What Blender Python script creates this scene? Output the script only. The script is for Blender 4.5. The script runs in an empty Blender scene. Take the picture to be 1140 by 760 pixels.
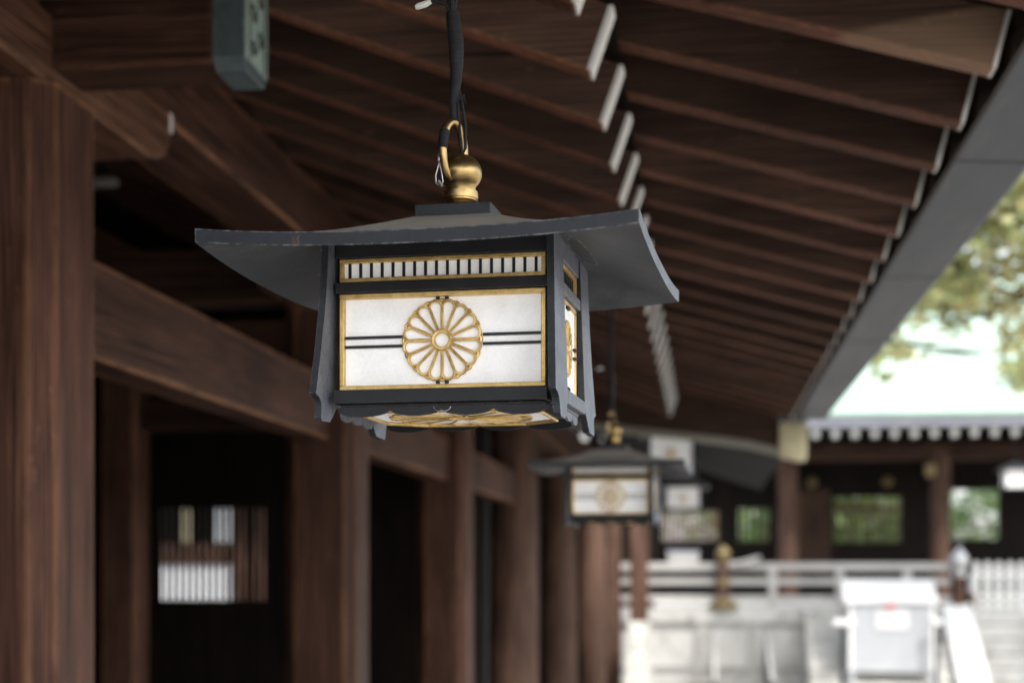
import bpy, bmesh, math, random
from mathutils import Vector, Matrix
random.seed(7)
R = math.radians
PI = math.pi
S = bpy.context.scene
COL = S.collection
GX = -1.825
EYE = 2.5                                   # camera height above the court

# ------------------------------------------------------------------ mesh helper
class MB:
    def __init__(self): self.bm = bmesh.new()
    def box(self, x0, x1, y0, y1, z0, z1):
        v = [self.bm.verts.new(p) for p in ((x0,y0,z0),(x1,y0,z0),(x1,y1,z0),(x0,y1,z0),(x0,y0,z1),(x1,y0,z1),(x1,y1,z1),(x0,y1,z1))]
        for f in ((0,3,2,1),(4,5,6,7),(0,1,5,4),(1,2,6,5),(2,3,7,6),(3,0,4,7)): self.bm.faces.new([v[i] for i in f])
        return self
    def prism(self, poly, axis, a0, a1):
        def P(p, a): return {'x': (a, p[0], p[1]), 'y': (p[0], a, p[1]), 'z': (p[0], p[1], a)}[axis]
        A = [self.bm.verts.new(P(p, a0)) for p in poly]; B = [self.bm.verts.new(P(p, a1)) for p in poly]
        n = len(poly)
        self.bm.faces.new(A); self.bm.faces.new(B[::-1])
        for i in range(n): self.bm.faces.new((A[i], A[(i+1)%n], B[(i+1)%n], B[i]))
        return self
    def tube(self, pts, r, seg=8, closed=False):
        pts = [Vector(p) for p in pts]; n = len(pts)
        rr = r if isinstance(r, (list, tuple)) else [r]*n
        rings = []; nrm = None
        for i in range(n):
            if closed: t = pts[(i+1)%n]-pts[i-1]
            else: t = pts[min(i+1,n-1)]-pts[max(i-1,0)]
            t.normalize()
            if nrm is None:
                nrm = t.orthogonal().normalized()
            nrm = (nrm - t*nrm.dot(t)).normalized()
            b = t.cross(nrm)
            rings.append([self.bm.verts.new(pts[i]+(nrm*math.cos(2*PI*k/seg)+b*math.sin(2*PI*k/seg))*rr[i]) for k in range(seg)])
        for i in range(n if closed else n-1):
            A, B = rings[i], rings[(i+1)%n]
            off = 0
            if closed and i == n-1:
                off = min(range(seg), key=lambda o: (A[0].co-B[o].co).length)
            for k in range(seg):
                try: self.bm.faces.new((A[k], A[(k+1)%seg], B[(k+1+off)%seg], B[(k+off)%seg]))
                except ValueError: pass
        if not closed:
            self.bm.faces.new(rings[0][::-1]); self.bm.faces.new(rings[-1])
        return self
    def lathe(self, prof, c=(0,0,0), seg=32):
        rings = []
        for r, z in prof:
            rings.append([self.bm.verts.new((c[0]+r*math.cos(2*PI*k/seg), c[1]+r*math.sin(2*PI*k/seg), c[2]+z)) for k in range(seg)])
        for A, B in zip(rings, rings[1:]):
            for k in range(seg): self.bm.faces.new((A[k], A[(k+1)%seg], B[(k+1)%seg], B[k]))
        self.bm.faces.new(rings[0][::-1]); self.bm.faces.new(rings[-1])
        return self
    def xf(self, m):
        bmesh.ops.transform(self.bm, matrix=m, verts=self.bm.verts[:]); return self
    def shear(self, f):
        for v in self.bm.verts: v.co = Vector(f(v.co))
        return self
    def build(self, name, mat, parent=None, bevel=0, smooth=False, origin=None, seg=2):
        bmesh.ops.recalc_face_normals(self.bm, faces=self.bm.faces[:])
        if origin is None: origin = Vector((0,0,0))
        me = bpy.data.meshes.new(name)
        if parent is None or origin.length: bmesh.ops.translate(self.bm, vec=-Vector(origin), verts=self.bm.verts[:])
        self.bm.to_mesh(me); self.bm.free()
        me.materials.append(mat)
        if smooth:
            for p in me.polygons: p.use_smooth = True
            me.set_sharp_from_angle(angle=R(38))
        o = bpy.data.objects.new(name, me); COL.objects.link(o)
        if parent is not None: o.parent = parent
        else: o.location = origin
        if bevel:
            b = o.modifiers.new('bevel', 'BEVEL'); b.width = bevel; b.segments = seg; b.limit_method = 'ANGLE'; b.angle_limit = R(40)
        return o

def tag(o, label=None, cat=None, group=None, kind=None):
    if label: o['label'] = label
    if cat: o['category'] = cat
    if group: o['group'] = group
    if kind: o['kind'] = kind
    return o
def thing(name, label, cat, loc=(0,0,0), rz=0, group=None):
    o = bpy.data.objects.new(name, None); COL.objects.link(o)
    o.location = loc; o.rotation_euler = (0,0,rz); o.empty_display_size = .1
    return tag(o, label, cat, group)
def copy_part(src, parent, loc):
    c = src.copy(); COL.objects.link(c); c.parent = parent; c.location = loc
    for ch in src.children:
        d = ch.copy(); COL.objects.link(d); d.parent = c
    return c
def copy_tree(o, parent=None):
    c = o.copy(); COL.objects.link(c); c.parent = parent
    for ch in list(o.children): copy_tree(ch, c)
    return c

# ------------------------------------------------------------------ materials
def newmat(name):
    m = bpy.data.materials.new(name); m.use_nodes = True
    nt = m.node_tree; b = nt.nodes['Principled BSDF']
    return m, nt, b
def N(nt, typ, **kw):
    n = nt.nodes.new(typ)
    for k, v in kw.items():
        if k in n.inputs: n.inputs[k].default_value = v
        else: setattr(n, k, v)
    return n
def ramp(nt, fac, stops):
    r = nt.nodes.new('ShaderNodeValToRGB'); e = r.color_ramp.elements
    while len(e) < len(stops): e.new(.5)
    for i, (p, c) in enumerate(stops): e[i].position = p; e[i].color = (*c, 1)
    nt.links.new(fac, r.inputs[0]); return r.outputs[0]
def mixc(nt, fac, a, b, mode='MIX'):
    m = nt.nodes.new('ShaderNodeMix'); m.data_type = 'RGBA'; m.blend_type = mode
    for sock, v in ((m.inputs[0], fac), (m.inputs[6], a), (m.inputs[7], b)):
        if isinstance(v, (int, float)): sock.default_value = v
        elif isinstance(v, tuple): sock.default_value = (*v, 1)
        else: nt.links.new(v, sock)
    return m.outputs[2]
def math_(nt, op, a, b=None, clamp=False):
    m = nt.nodes.new('ShaderNodeMath'); m.operation = op; m.use_clamp = clamp
    for i, v in enumerate((a, b)):
        if v is None: continue
        if isinstance(v, (int, float)): m.inputs[i].default_value = v
        else: nt.links.new(v, m.inputs[i])
    return m.outputs[0]
def coords(nt, scale, jitter=True):
    tc = N(nt, 'ShaderNodeTexCoord'); mp = N(nt, 'ShaderNodeMapping'); mp.inputs['Scale'].default_value = scale
    if jitter:
        oi = N(nt, 'ShaderNodeObjectInfo'); s = math_(nt, 'MULTIPLY', oi.outputs['Random'], 37.0)
        add = N(nt, 'ShaderNodeVectorMath', operation='ADD')
        nt.links.new(tc.outputs['Object'], add.inputs[0]); nt.links.new(s, add.inputs[1]); nt.links.new(add.outputs[0], mp.inputs[0])
    else: nt.links.new(tc.outputs['Object'], mp.inputs[0])
    return mp.outputs[0]
def edge_mask(nt, radius, lo=.90, hi=.995):
    bv = N(nt, 'ShaderNodeBevel', samples=4, Radius=radius); g = N(nt, 'ShaderNodeNewGeometry')
    d = N(nt, 'ShaderNodeVectorMath', operation='DOT_PRODUCT')
    nt.links.new(bv.outputs[0], d.inputs[0]); nt.links.new(g.outputs['Normal'], d.inputs[1])
    mr = N(nt, 'ShaderNodeMapRange'); mr.inputs[1].default_value = lo; mr.inputs[2].default_value = hi; mr.inputs[3].default_value = 1; mr.inputs[4].default_value = 0
    nt.links.new(d.outputs['Value'], mr.inputs[0]); return mr.outputs[0]

def wood(name, axis, dark=(.022,.0105,.0075), light=(.075,.037,.024), rough=.55, wear=(.24,.105,.045), wear_amt=.55, grain=14, er=.02, var=.25, pale_end=False, con=(.33,.66)):
    m, nt, b = newmat(name)
    k = .045
    sc = {'x': (k,1,1), 'y': (1,k,1), 'z': (1,1,k)}[axis]
    v = coords(nt, sc)
    n1 = N(nt, 'ShaderNodeTexNoise', Scale=grain*2.9, Detail=9.0, Roughness=.65, Distortion=.4); nt.links.new(v, n1.inputs['Vector'])
    wv = N(nt, 'ShaderNodeTexWave', wave_type='RINGS', rings_direction={'x':'X','y':'Y','z':'Z'}[axis], Scale=grain*2.1, Distortion=9.0, Detail=4.0)
    wv.inputs['Detail Scale'].default_value = 1.1
    nt.links.new(v, wv.inputs['Vector'])
    v2 = coords(nt, tuple(.35 if s == k else 1 for s in sc))
    n2 = N(nt, 'ShaderNodeTexNoise', Scale=3.2, Detail=4.0, Roughness=.6); nt.links.new(v2, n2.inputs['Vector'])
    g = math_(nt, 'ADD', math_(nt, 'MULTIPLY', n1.outputs[0], .78), math_(nt, 'MULTIPLY', wv.outputs['Fac'], .22))
    c = ramp(nt, g, [(con[0], tuple(a*.7 for a in dark)), (.5, tuple((a+b_)/2*.85 for a, b_ in zip(dark, light))), (con[1], tuple(a*1.2 for a in light))])
    # long dark checks and a few pale scratches
    v3 = coords(nt, tuple(.02 if s_ == k else 1 for s_ in sc))
    nc = N(nt, 'ShaderNodeTexNoise', Scale=grain*3.0, Detail=3.0, Roughness=.5, Distortion=.2); nt.links.new(v3, nc.inputs['Vector'])
    c = mixc(nt, ramp(nt, nc.outputs[0], [(.665, (0,0,0)), (.70, (.7,)*3)]), c, tuple(a*.25 for a in dark))
    v4 = coords(nt, tuple(.25 if s_ == k else 1 for s_ in sc))
    ns_ = N(nt, 'ShaderNodeTexNoise', Scale=grain*4.5, Detail=2.0, Roughness=.5, Distortion=1.2); nt.links.new(v4, ns_.inputs['Vector'])
    c = mixc(nt, ramp(nt, ns_.outputs[0], [(.70, (0,0,0)), (.76, (.45,)*3)]), c, tuple(a*2.6 for a in light))
    blot = ramp(nt, n2.outputs[0], [(.3, (.62,.6,.6)), (.7, (1.3,1.28,1.25))])
    c = mixc(nt, 1.0, c, blot, 'MULTIPLY')
    oi = N(nt, 'ShaderNodeObjectInfo')
    rv = ramp(nt, oi.outputs['Random'], [(0, (1-var, 1-var*1.06, 1-var*1.1)), (1, (1+var, 1+var*.95, 1+var*.9))])
    c = mixc(nt, 1.0, c, rv, 'MULTIPLY')
    if wear_amt:
        e = edge_mask(nt, er)
        n3 = N(nt, 'ShaderNodeTexNoise', Scale=9.0, Detail=5.0, Roughness=.7); nt.links.new(v2, n3.inputs['Vector'])
        e = math_(nt, 'MULTIPLY', e, ramp(nt, n3.outputs[0], [(.36, (0,0,0)), (.58, (wear_amt,)*3)]))
        c = mixc(nt, e, c, wear)
    if pale_end:
        # paler slanted outer end, only on rafters that carry the property
        at_ = N(nt, 'ShaderNodeAttribute', attribute_type='OBJECT', attribute_name='has_pale_end')
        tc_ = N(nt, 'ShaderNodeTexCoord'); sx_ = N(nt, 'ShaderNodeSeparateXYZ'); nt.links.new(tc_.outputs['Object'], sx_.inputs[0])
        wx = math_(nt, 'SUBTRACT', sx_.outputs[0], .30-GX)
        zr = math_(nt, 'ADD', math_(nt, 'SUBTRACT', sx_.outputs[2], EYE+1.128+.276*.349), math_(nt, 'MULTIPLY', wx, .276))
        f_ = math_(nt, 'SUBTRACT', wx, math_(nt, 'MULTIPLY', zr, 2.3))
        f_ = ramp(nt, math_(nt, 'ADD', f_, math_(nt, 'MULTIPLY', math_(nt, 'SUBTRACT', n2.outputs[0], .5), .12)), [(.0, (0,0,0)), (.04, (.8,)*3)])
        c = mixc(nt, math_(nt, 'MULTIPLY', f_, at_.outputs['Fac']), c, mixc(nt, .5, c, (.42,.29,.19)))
    nt.links.new(c, b.inputs['Base Color'])
    rr = math_(nt, 'ADD', math_(nt, 'MULTIPLY', n1.outputs[0], .25), rough-.12); nt.links.new(rr, b.inputs['Roughness'])
    b.inputs['Specular IOR Level'].default_value = .12
    bp = N(nt, 'ShaderNodeBump', Strength=.35, Distance=.004); nt.links.new(g, bp.inputs['Height']); nt.links.new(bp.outputs[0], b.inputs['Normal'])
    return m

def plain(name, a, b_, scale=6, rough=.6, metal=0, bump=.0, wear=None, er=.002, detail=6, spec=.5, stretch=(1,1,1), wear_amt=.8, dust=None, stain=None, st_scale=14, st=(.58,.66), st_amt=.7):
    m, nt, b = newmat(name)
    v = coords(nt, stretch)
    n = N(nt, 'ShaderNodeTexNoise', Scale=float(scale), Detail=float(detail), Roughness=.65); nt.links.new(v, n.inputs['Vector'])
    n2 = N(nt, 'ShaderNodeTexNoise', Scale=scale*.17, Detail=3.0); nt.links.new(v, n2.inputs['Vector'])
    g = math_(nt, 'ADD', math_(nt, 'MULTIPLY', n.outputs[0], .6), math_(nt, 'MULTIPLY', n2.outputs[0], .4))
    c = ramp(nt, g, [(.34, a), (.66, b_)])
    if wear:
        e = edge_mask(nt, er)
        n3 = N(nt, 'ShaderNodeTexNoise', Scale=scale*1.7, Detail=5.0, Roughness=.7); nt.links.new(v, n3.inputs['Vector'])
        e = math_(nt, 'MULTIPLY', e, ramp(nt, n3.outputs[0], [(.45, (0,0,0)), (.6, (wear_amt,)*3)]))
        c = mixc(nt, e, c, wear)
    if stain:
        n4 = N(nt, 'ShaderNodeTexNoise', Scale=float(st_scale), Detail=7.0, Roughness=.75, Distortion=.5); nt.links.new(v, n4.inputs['Vector'])
        c = mixc(nt, ramp(nt, n4.outputs[0], [(st[0], (0,0,0)), (st[1], (st_amt,)*3)]), c, stain)
    b.inputs['Metallic'].default_value = metal
    if dust:
        # dust lies on whatever faces up
        gg = N(nt, 'ShaderNodeNewGeometry'); sp = N(nt, 'ShaderNodeSeparateXYZ'); nt.links.new(gg.outputs['Normal'], sp.inputs[0])
        f = ramp(nt, math_(nt, 'ADD', sp.outputs[2], math_(nt, 'MULTIPLY', math_(nt, 'SUBTRACT', n2.outputs[0], .5), .5)), [(.55, (0,0,0)), (.85, (.9,)*3)])
        c = mixc(nt, f, c, dust); nt.links.new(math_(nt, 'MULTIPLY', math_(nt, 'SUBTRACT', 1.0, f), metal), b.inputs['Metallic'])
    nt.links.new(c, b.inputs['Base Color']); b.inputs['Specular IOR Level'].default_value = spec
    nt.links.new(math_(nt, 'ADD', math_(nt, 'MULTIPLY', n.outputs[0], .3), rough-.15), b.inputs['Roughness'])
    if bump:
        bp = N(nt, 'ShaderNodeBump', Strength=bump, Distance=.003); nt.links.new(n.outputs[0], bp.inputs['Height']); nt.links.new(bp.outputs[0], b.inputs['Normal'])
    return m

def leafmat(name, stops, scale=.6):
    m, nt, b = newmat(name)
    v = coords(nt, (1,1,1), False)
    n = N(nt, 'ShaderNodeTexNoise', Scale=float(scale), Detail=3.0, Roughness=.7); nt.links.new(v, n.inputs['Vector'])
    wn = N(nt, 'ShaderNodeTexWhiteNoise', noise_dimensions='3D'); g = N(nt, 'ShaderNodeNewGeometry')
    f = math_(nt, 'ADD', math_(nt, 'MULTIPLY', n.outputs[0], .7), math_(nt, 'MULTIPLY', g.outputs['Random Per Island'], .3))
    c = ramp(nt, f, stops)   # each leaf a little different
    nt.links.new(c, b.inputs['Base Color']); b.inputs['Roughness'].default_value = .5
    tr = N(nt, 'ShaderNodeBsdfTranslucent'); nt.links.new(c, tr.inputs[0])
    mx = N(nt, 'ShaderNodeMixShader'); mx.inputs[0].default_value = .5
    out = nt.nodes['Material Output']
    nt.links.new(b.outputs[0], mx.inputs[1]); nt.links.new(tr.outputs[0], mx.inputs[2]); nt.links.new(mx.outputs[0], out.inputs[0])
    return m

WZ = wood('dark timber upright', 'z', dark=(.029,.0138,.0098), light=(.112,.055,.0395), wear=(.50,.25,.11), wear_amt=.95, er=.03, con=(.27,.70))
WY = wood('dark timber lengthwise', 'y', dark=(.026,.0120,.0086), light=(.097,.048,.0345), wear=(.46,.23,.11), wear_amt=.9, er=.03, con=(.28,.72))
WX = wood('dark timber crosswise', 'x', dark=(.016,.0075,.005), light=(.06,.030,.020), wear=(.3,.15,.08), wear_amt=.6)
WXR = wood('red brown rafter timber', 'x', dark=(.038,.0235,.0185), light=(.122,.074,.056), wear=(.40,.17,.09), wear_amt=.6, rough=.6, var=.42, pale_end=True, con=(.2,.8), er=.012)
WXU = wood('rafter underside with painted bounce', 'x', dark=(.060,.026,.017), light=(.20,.088,.058), wear=(.46,.2,.1), wear_amt=.5, rough=.6, var=.3, pale_end=True, con=(.25,.75), er=.012)  # warm bounce light painted into the rafter underside colour
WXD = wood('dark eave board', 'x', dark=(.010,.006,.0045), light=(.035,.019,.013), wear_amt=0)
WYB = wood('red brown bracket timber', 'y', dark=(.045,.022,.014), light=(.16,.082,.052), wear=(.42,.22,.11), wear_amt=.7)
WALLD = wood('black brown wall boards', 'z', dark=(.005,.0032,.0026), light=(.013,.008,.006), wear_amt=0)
REDW = wood('pale red lattice wood', 'z', dark=(.16,.06,.045), light=(.34,.15,.115), wear_amt=0, rough=.6)
WRED = wood('reddish column timber', 'z', dark=(.046,.026,.019), light=(.135,.080,.058), wear_amt=.2, rough=.6)
PAINT = plain('chalky white paint', (.70,.69,.66), (.86,.855,.83), 25, .6, stain=(.3,.25,.2), st_scale=18, st=(.60,.70), st_amt=.6)
GUTTER = plain('grey sheet metal', (.042,.049,.062), (.068,.077,.093), 5, .55, .1, spec=.3, stretch=(1,.12,1), stain=(.12,.122,.125), st_scale=9, st=(.56,.70), st_amt=.55)
VERDK = plain('blue black copper', (.05,.073,.08), (.115,.155,.16), 30, .55, .2, .3, wear=(.2,.26,.25), er=.006)
VERDI = plain('verdigris copper', (.24,.345,.31), (.44,.56,.50), 30, .6, .2, .3, wear=(.3,.2,.14), er=.006)
VERDID = plain('dark recess copper', (.05,.06,.052), (.10,.105,.09), 30, .6, .2)
BLACKM = plain('black patinated copper', (.014,.0155,.019), (.035,.038,.046), 120, .5, .2, .2, wear=(.3,.31,.33), er=.0014, spec=.35, wear_amt=.5)
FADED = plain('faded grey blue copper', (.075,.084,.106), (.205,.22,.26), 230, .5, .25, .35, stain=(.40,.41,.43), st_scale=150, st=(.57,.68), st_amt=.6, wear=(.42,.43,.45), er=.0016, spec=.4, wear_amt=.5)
BLACKF = plain('matt black lacquer', (.008,.009,.011), (.018,.019,.022), 90, .5, 0, .1, wear=(.1,.1,.11), er=.0015, spec=.3)
RIMM = plain('roof edge copper', (.007,.009,.014), (.02,.023,.031), 60, .5, .15, .25, wear=(.36,.36,.36), er=.003, wear_amt=.6, stain=(.16,.075,.045), st_scale=26, st=(.66,.72), st_amt=.8)
SOFM = plain('grey roof underside', (.050,.055,.063), (.098,.104,.116), 60, .5, .1, .25, stain=(.27,.27,.27), st_scale=34, st=(.62,.70), st_amt=.6)
ROOFM = plain('dusty roof copper', (.036,.039,.048), (.064,.068,.08), 55, .5, .3, .2, wear=(.42,.41,.39), er=.0026, wear_amt=.7, dust=(.36,.335,.295))
GOLD = plain('worn gilt brass', (.46,.29,.085), (.86,.63,.27), 110, .42, .72, .35, wear=(.2,.11,.04), er=.0009, wear_amt=.3)
BRASS = plain('tarnished brass', (.24,.16,.07), (.62,.44,.19), 28, .34, 1.0, .1)
CORD = plain('black wrapped cord', (.007,.007,.009), (.022,.022,.026), 60, .65, 0, .5, stretch=(1,1,5), spec=.25)
STEEL = plain('bright steel wire', (.35,.35,.36), (.6,.6,.6), 30, .35, .9)
PLASTIC = plain('white plastic', (.55,.55,.54), (.72,.72,.70), 20, .5)
PALE = plain('pale weathered rail', (.27,.26,.25), (.42,.41,.39), 9, .65)
STONE = plain('pale granite', (.33,.325,.305), (.54,.535,.51), 3, .8, 0, .2, stain=(.14,.135,.12), st_scale=1.6, st=(.5,.66), st_amt=.6)
STONED = plain('grey granite', (.24,.235,.225), (.40,.39,.375), 5, .8, 0, .2)
WHITE = plain('white cloth', (.46,.46,.455), (.53,.53,.525), 4, .8)
GREYW = plain('grey white board', (.27,.28,.295), (.34,.35,.365), 3, .7)
REDM = plain('red mark', (.5,.06,.05), (.6,.1,.08), 8, .6)
CREAM = plain('cream board', (.32,.285,.17), (.48,.43,.28), 8, .65)
PLASTER = plain('white plaster', (.74,.75,.78), (.82,.83,.85), 2, .85)
MINT = plain('pale green copper roof', (.27,.38,.325), (.36,.47,.41), 1.5, .6)
DULLB = plain('dull aged brass', (.10,.075,.035), (.24,.18,.08), 12, .5, .5)
LILAC = plain('grey lilac eave board', (.24,.245,.29), (.34,.345,.40), 4, .6)
SLATE = plain('slate grey soffit', (.010,.0115,.0135), (.02,.0225,.026), 3, .8, spec=.08)
EDGELIT = plain('painted lit board edge', (.16,.155,.13), (.28,.27,.23), 8, .7)
BARK = plain('brown bark', (.035,.025,.018), (.09,.068,.05), 12, .9, 0, .6, stretch=(1,1,.2))
LEAFA = leafmat('autumn green leaves', [(.25,(.30,.36,.16)), (.45,(.45,.49,.24)), (.58,(.58,.53,.28)), (.72,(.62,.42,.24))], .55)
LEAFB = leafmat('deep green leaves', [(.3,(.05,.10,.04)), (.5,(.11,.19,.06)), (.7,(.24,.30,.10))], .5)

def paper():
    m, nt, b = newmat('white paper glass')
    v = coords(nt, (1,1,1))
    n = N(nt, 'ShaderNodeTexNoise', Scale=260.0, Detail=5.0, Roughness=.75); nt.links.new(v, n.inputs['Vector'])
    n2 = N(nt, 'ShaderNodeTexNoise', Scale=24.0, Detail=5.0, Roughness=.6); nt.links.new(v, n2.inputs['Vector'])
    g = math_(nt, 'ADD', math_(nt, 'MULTIPLY', n.outputs[0], .5), math_(nt, 'MULTIPLY', n2.outputs[0], .5))
    c = ramp(nt, g, [(.3, (.70,.70,.69)), (.6, (.85,.85,.85))])
    # a little grime has settled on a few spots
    n3 = N(nt, 'ShaderNodeTexVoronoi', Scale=34.0); nt.links.new(v, n3.inputs['Vector'])
    sp = ramp(nt, n3.outputs['Distance'], [(.03, (.6,)*3), (.07, (0,0,0))])
    c = mixc(nt, math_(nt, 'MULTIPLY', sp, .35), c, (.4,.38,.35))
    nt.links.new(c, b.inputs['Base Color']); b.inputs['Roughness'].default_value = .6; b.inputs['Specular IOR Level'].default_value = .2
    nt.links.new(c, b.inputs['Emission Color']); b.inputs['Emission Strength'].default_value = .06    # a lamp burns inside
    bp = N(nt, 'ShaderNodeBump', Strength=.25, Distance=.0008); nt.links.new(n.outputs[0], bp.inputs['Height']); nt.links.new(bp.outputs[0], b.inputs['Normal'])
    return m
PAPER = paper()

# gravel court
def gravel():
    m, nt, b = newmat('pale gravel')
    v = coords(nt, (1,1,1), False)
    vo = N(nt, 'ShaderNodeTexVoronoi', Scale=28.0); nt.links.new(v, vo.inputs['Vector'])
    n = N(nt, 'ShaderNodeTexNoise', Scale=.4, Detail=6.0); nt.links.new(v, n.inputs['Vector'])
    c = mixc(nt, 1.0, ramp(nt, vo.outputs['Color'], [(.2, (.25,.235,.215)), (.8, (.42,.40,.37))]), ramp(nt, n.outputs[0], [(.3, (.8,.8,.8)), (.7, (1.1,1.1,1.1))]), 'MULTIPLY')
    nt.links.new(c, b.inputs['Base Color']); b.inputs['Roughness'].default_value = .9
    bp = N(nt, 'ShaderNodeBump', Strength=.5, Distance=.02); nt.links.new(vo.outputs['Distance'], bp.inputs['Height']); nt.links.new(bp.outputs[0], b.inputs['Normal'])
    return m

# ------------------------------------------------------------------ ground
o = MB().box(-400, 400, -300, 500, -.3, 0).build('ground', gravel()); tag(o, kind='structure', label='pale gravel court spreading under the shrine halls')

# ------------------------------------------------------------------ near gallery
GY = 3.86; BAY = 3.42; SP = BAY/8; GEND = 11.95; YA = -.5
G0 = Vector((GX, GY, 0))
o = MB().box(-6.2, 1.3, .2, 12.3, 0, .12).build('unseen_dark_pavement', plain('unseen dark paving', (.035,.032,.03), (.06,.056,.053), 3, .7), None, bevel=.02, origin=Vector((-3, 3, 0))); tag(o, kind='structure', label='unseen dark pavement under the gallery, made to cut bounced light')  # out of view, kept dark and wide to cut light bounced onto undersides
gal = thing('timber_gallery', 'dark brown timber gallery with exposed white tipped rafters and chamfered square posts on the left', 'building', G0)
def gp(mb, name, mat, bevel=.006, parent=None, **k):
    return mb.build(name, mat, parent or gal, bevel=bevel, origin=G0, **k)
def base_b(x): return EYE + 1.16 + .377*(-.267 - x)
def fly_b(x): return EYE + 1.128 + .276*(.649 - x)
COLTOP = EYE + 1.248
def chamf(cx, cy, h, c):
    return [(cx-h+c,cy-h),(cx+h-c,cy-h),(cx+h,cy-h+c),(cx+h,cy+h-c),(cx+h-c,cy+h),(cx-h+c,cy+h),(cx-h,cy+h-c),(cx-h,cy-h+c)]
c0 = gp(MB().prism(chamf(GX, GY, .175, .055), 'z', .25, COLTOP), 'column', WZ)
gp(MB().prism(chamf(GX, GY, .26, .02), 'z', 0, .25), 'foot_stone', STONED, .015, c0)
for k in (-1, 1, 2): copy_part(c0, gal, (0, BAY*k, 0))
# inner row of posts
ci = gp(MB().prism(chamf(-4.2, GY, .14, .03), 'z', 0, EYE+2.0), 'inner_column', WZ)
for k in (-1, 1, 2): copy_part(ci, gal, (0, BAY*k, 0))
gp(MB().box(-4.32, -4.08, YA, GEND-.06, EYE+2.0, EYE+2.3), 'inner_beam', WY)
for k in (0, 1, 2):
    gp(MB().box(-4.06, -2.0, GY+BAY*k-.06, GY+BAY*k+.06, EYE+1.0, EYE+1.2), 'inner_tie', WX)
# tie beam along the front row
for k in (-1, 0, 1):
    gp(MB().box(-1.93, -1.78, GY+BAY*k+.178, GY+BAY*(k+1)-.178, EYE+.613, EYE+.905), 'tie_beam', WY, .008)
gp(MB().box(-1.93, -1.78, GY+2*BAY+.178, 14.28, EYE+.613, EYE+.905), 'tie_beam', WY, .008)
# boat shaped bracket arms over every post
def bracket(cy):
    L = .79; zb = COLTOP; zt = EYE + 1.43
    pts = [(cy-L, zt-.002)]
    for i in range(9):
        a = i/8*PI/2; pts.append((cy-L+.21*(1-math.cos(a)), zt-.055-(zt-.055-zb)*math.sin(a)))
    q = [(2*cy-y, z) for y, z in pts][::-1]
    return MB().prism(pts+q, 'x', -1.975, -1.672)
b0 = gp(bracket(GY), 'bracket_arm', WYB, .008)
gp(MB().box(-1.978, -1.6695, GY+.772, GY+.794, EYE+1.372, EYE+1.4295), 'painted_end', PAINT, 0, b0)
for k in (-1, 1, 2): copy_part(b0, gal, (0, BAY*k, 0))
gp(MB().box(-1.985, -1.705, YA, GEND-.02, EYE+1.43, EYE+1.70), 'purlin', WY, .008)
# cross beams with copper shoes
cb = gp(MB().box(-3.9, -1.24, GY-.096, GY+.096, EYE+1.285, EYE+1.55), 'cross_beam', WX, .012)
cap = MB().prism([(-.102,.03),(-.078,0),(.078,0),(.102,.03),(.102,.262),(-.102,.262)], 'x', 0, .085)
cap.xf(Matrix.Translation((-1.245, GY, EYE+1.268)))
cap = gp(cap, 'copper_cap', VERDK, .004, cb)
gp(MB().box(-1.160, -1.157, GY-.094, GY+.094, EYE+1.298, EYE+1.526), 'end_plate', VERDI, 0, cb)
# carved scroll pattern on the end of the shoe
sc_ = MB()
for (dy, dz, r0, sgn) in ((-.03,.06,.026,1),(.03,.10,.026,-1),(-.028,.15,.03,-1),(.03,.2,.026,1),(-.035,.22,.018,1)):
    sc_.tube([(-1.156, GY+dy+sgn*r0*(1-i/16)*math.cos(i*.55), EYE+1.275+dz+r0*(1-i/16)*math.sin(i*.55)) for i in range(15)], .0042, 6)
for d in (-.065, .065):
    sc_.tube([(-1.156, GY+d, EYE+1.30), (-1.156, GY+d, EYE+1.52)], .003, 6)
gp(sc_, 'scroll_relief', VERDID, 0, cb)
for k in (-1, 1, 2): copy_part(cb, gal, (0, BAY*k, 0))
# base rafters and flying rafters
RW = .072
dx, dz = .053, .152
def brf():
    x0, x1 = -4.3, -.267
    return [(x0, base_b(x0)), (x1, base_b(x1)), (x1+dx, base_b(x1)+dz), (x0, base_b(x0)+.172)]
def frf():
    x0, x1 = -.85, .649
    return [(x0, fly_b(x0)), (x1, fly_b(x1)), (x1+.034, fly_b(x1)+.132), (x0, fly_b(x0)+.141)]
Y0 = 3.56
r0 = gp(MB().prism(brf(), 'y', Y0, Y0+RW), 'base_rafter', WXR, .006)
def endplate(x, z, ux, uz, y, b):
    # thin painted end, a hair proud of the timber
    nx, nz = uz, -ux; l = math.hypot(nx, nz); nx, nz = nx/l*.0035, nz/l*.0035
    e = .0022 ; ex, ez = ux/math.hypot(ux, uz)*e, uz/math.hypot(ux, uz)*e
    return MB().prism([(x+ex-nx*b,z+ez-nz*b),(x+ex+nx,z+ez+nz),(x+ux-ex+nx,z+uz-ez+nz),(x+ux-ex-nx*b,z+uz-ez-nz*b)], 'y', y-e, y+RW+e)
def redbottom(o):
    o.data.materials.append(WXU)
    for p in o.data.polygons:
        if p.normal.z < -.6: p.material_index = 1
redbottom(r0)
gp(endplate(-.267, base_b(-.267), dx, dz, Y0, 2.2), 'painted_end', PAINT, 0, r0)
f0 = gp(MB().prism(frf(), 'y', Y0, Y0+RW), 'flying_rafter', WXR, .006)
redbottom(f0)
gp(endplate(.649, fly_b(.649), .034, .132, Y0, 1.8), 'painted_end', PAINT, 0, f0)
f0['has_pale_end'] = 1.0
for n in range(-9, 20):
    if n == 0: continue
    copy_part(r0, gal, (0, SP*n, 0)); c_ = copy_part(f0, gal, (0, SP*n, 0)); c_['has_pale_end'] = 0.0
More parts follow.
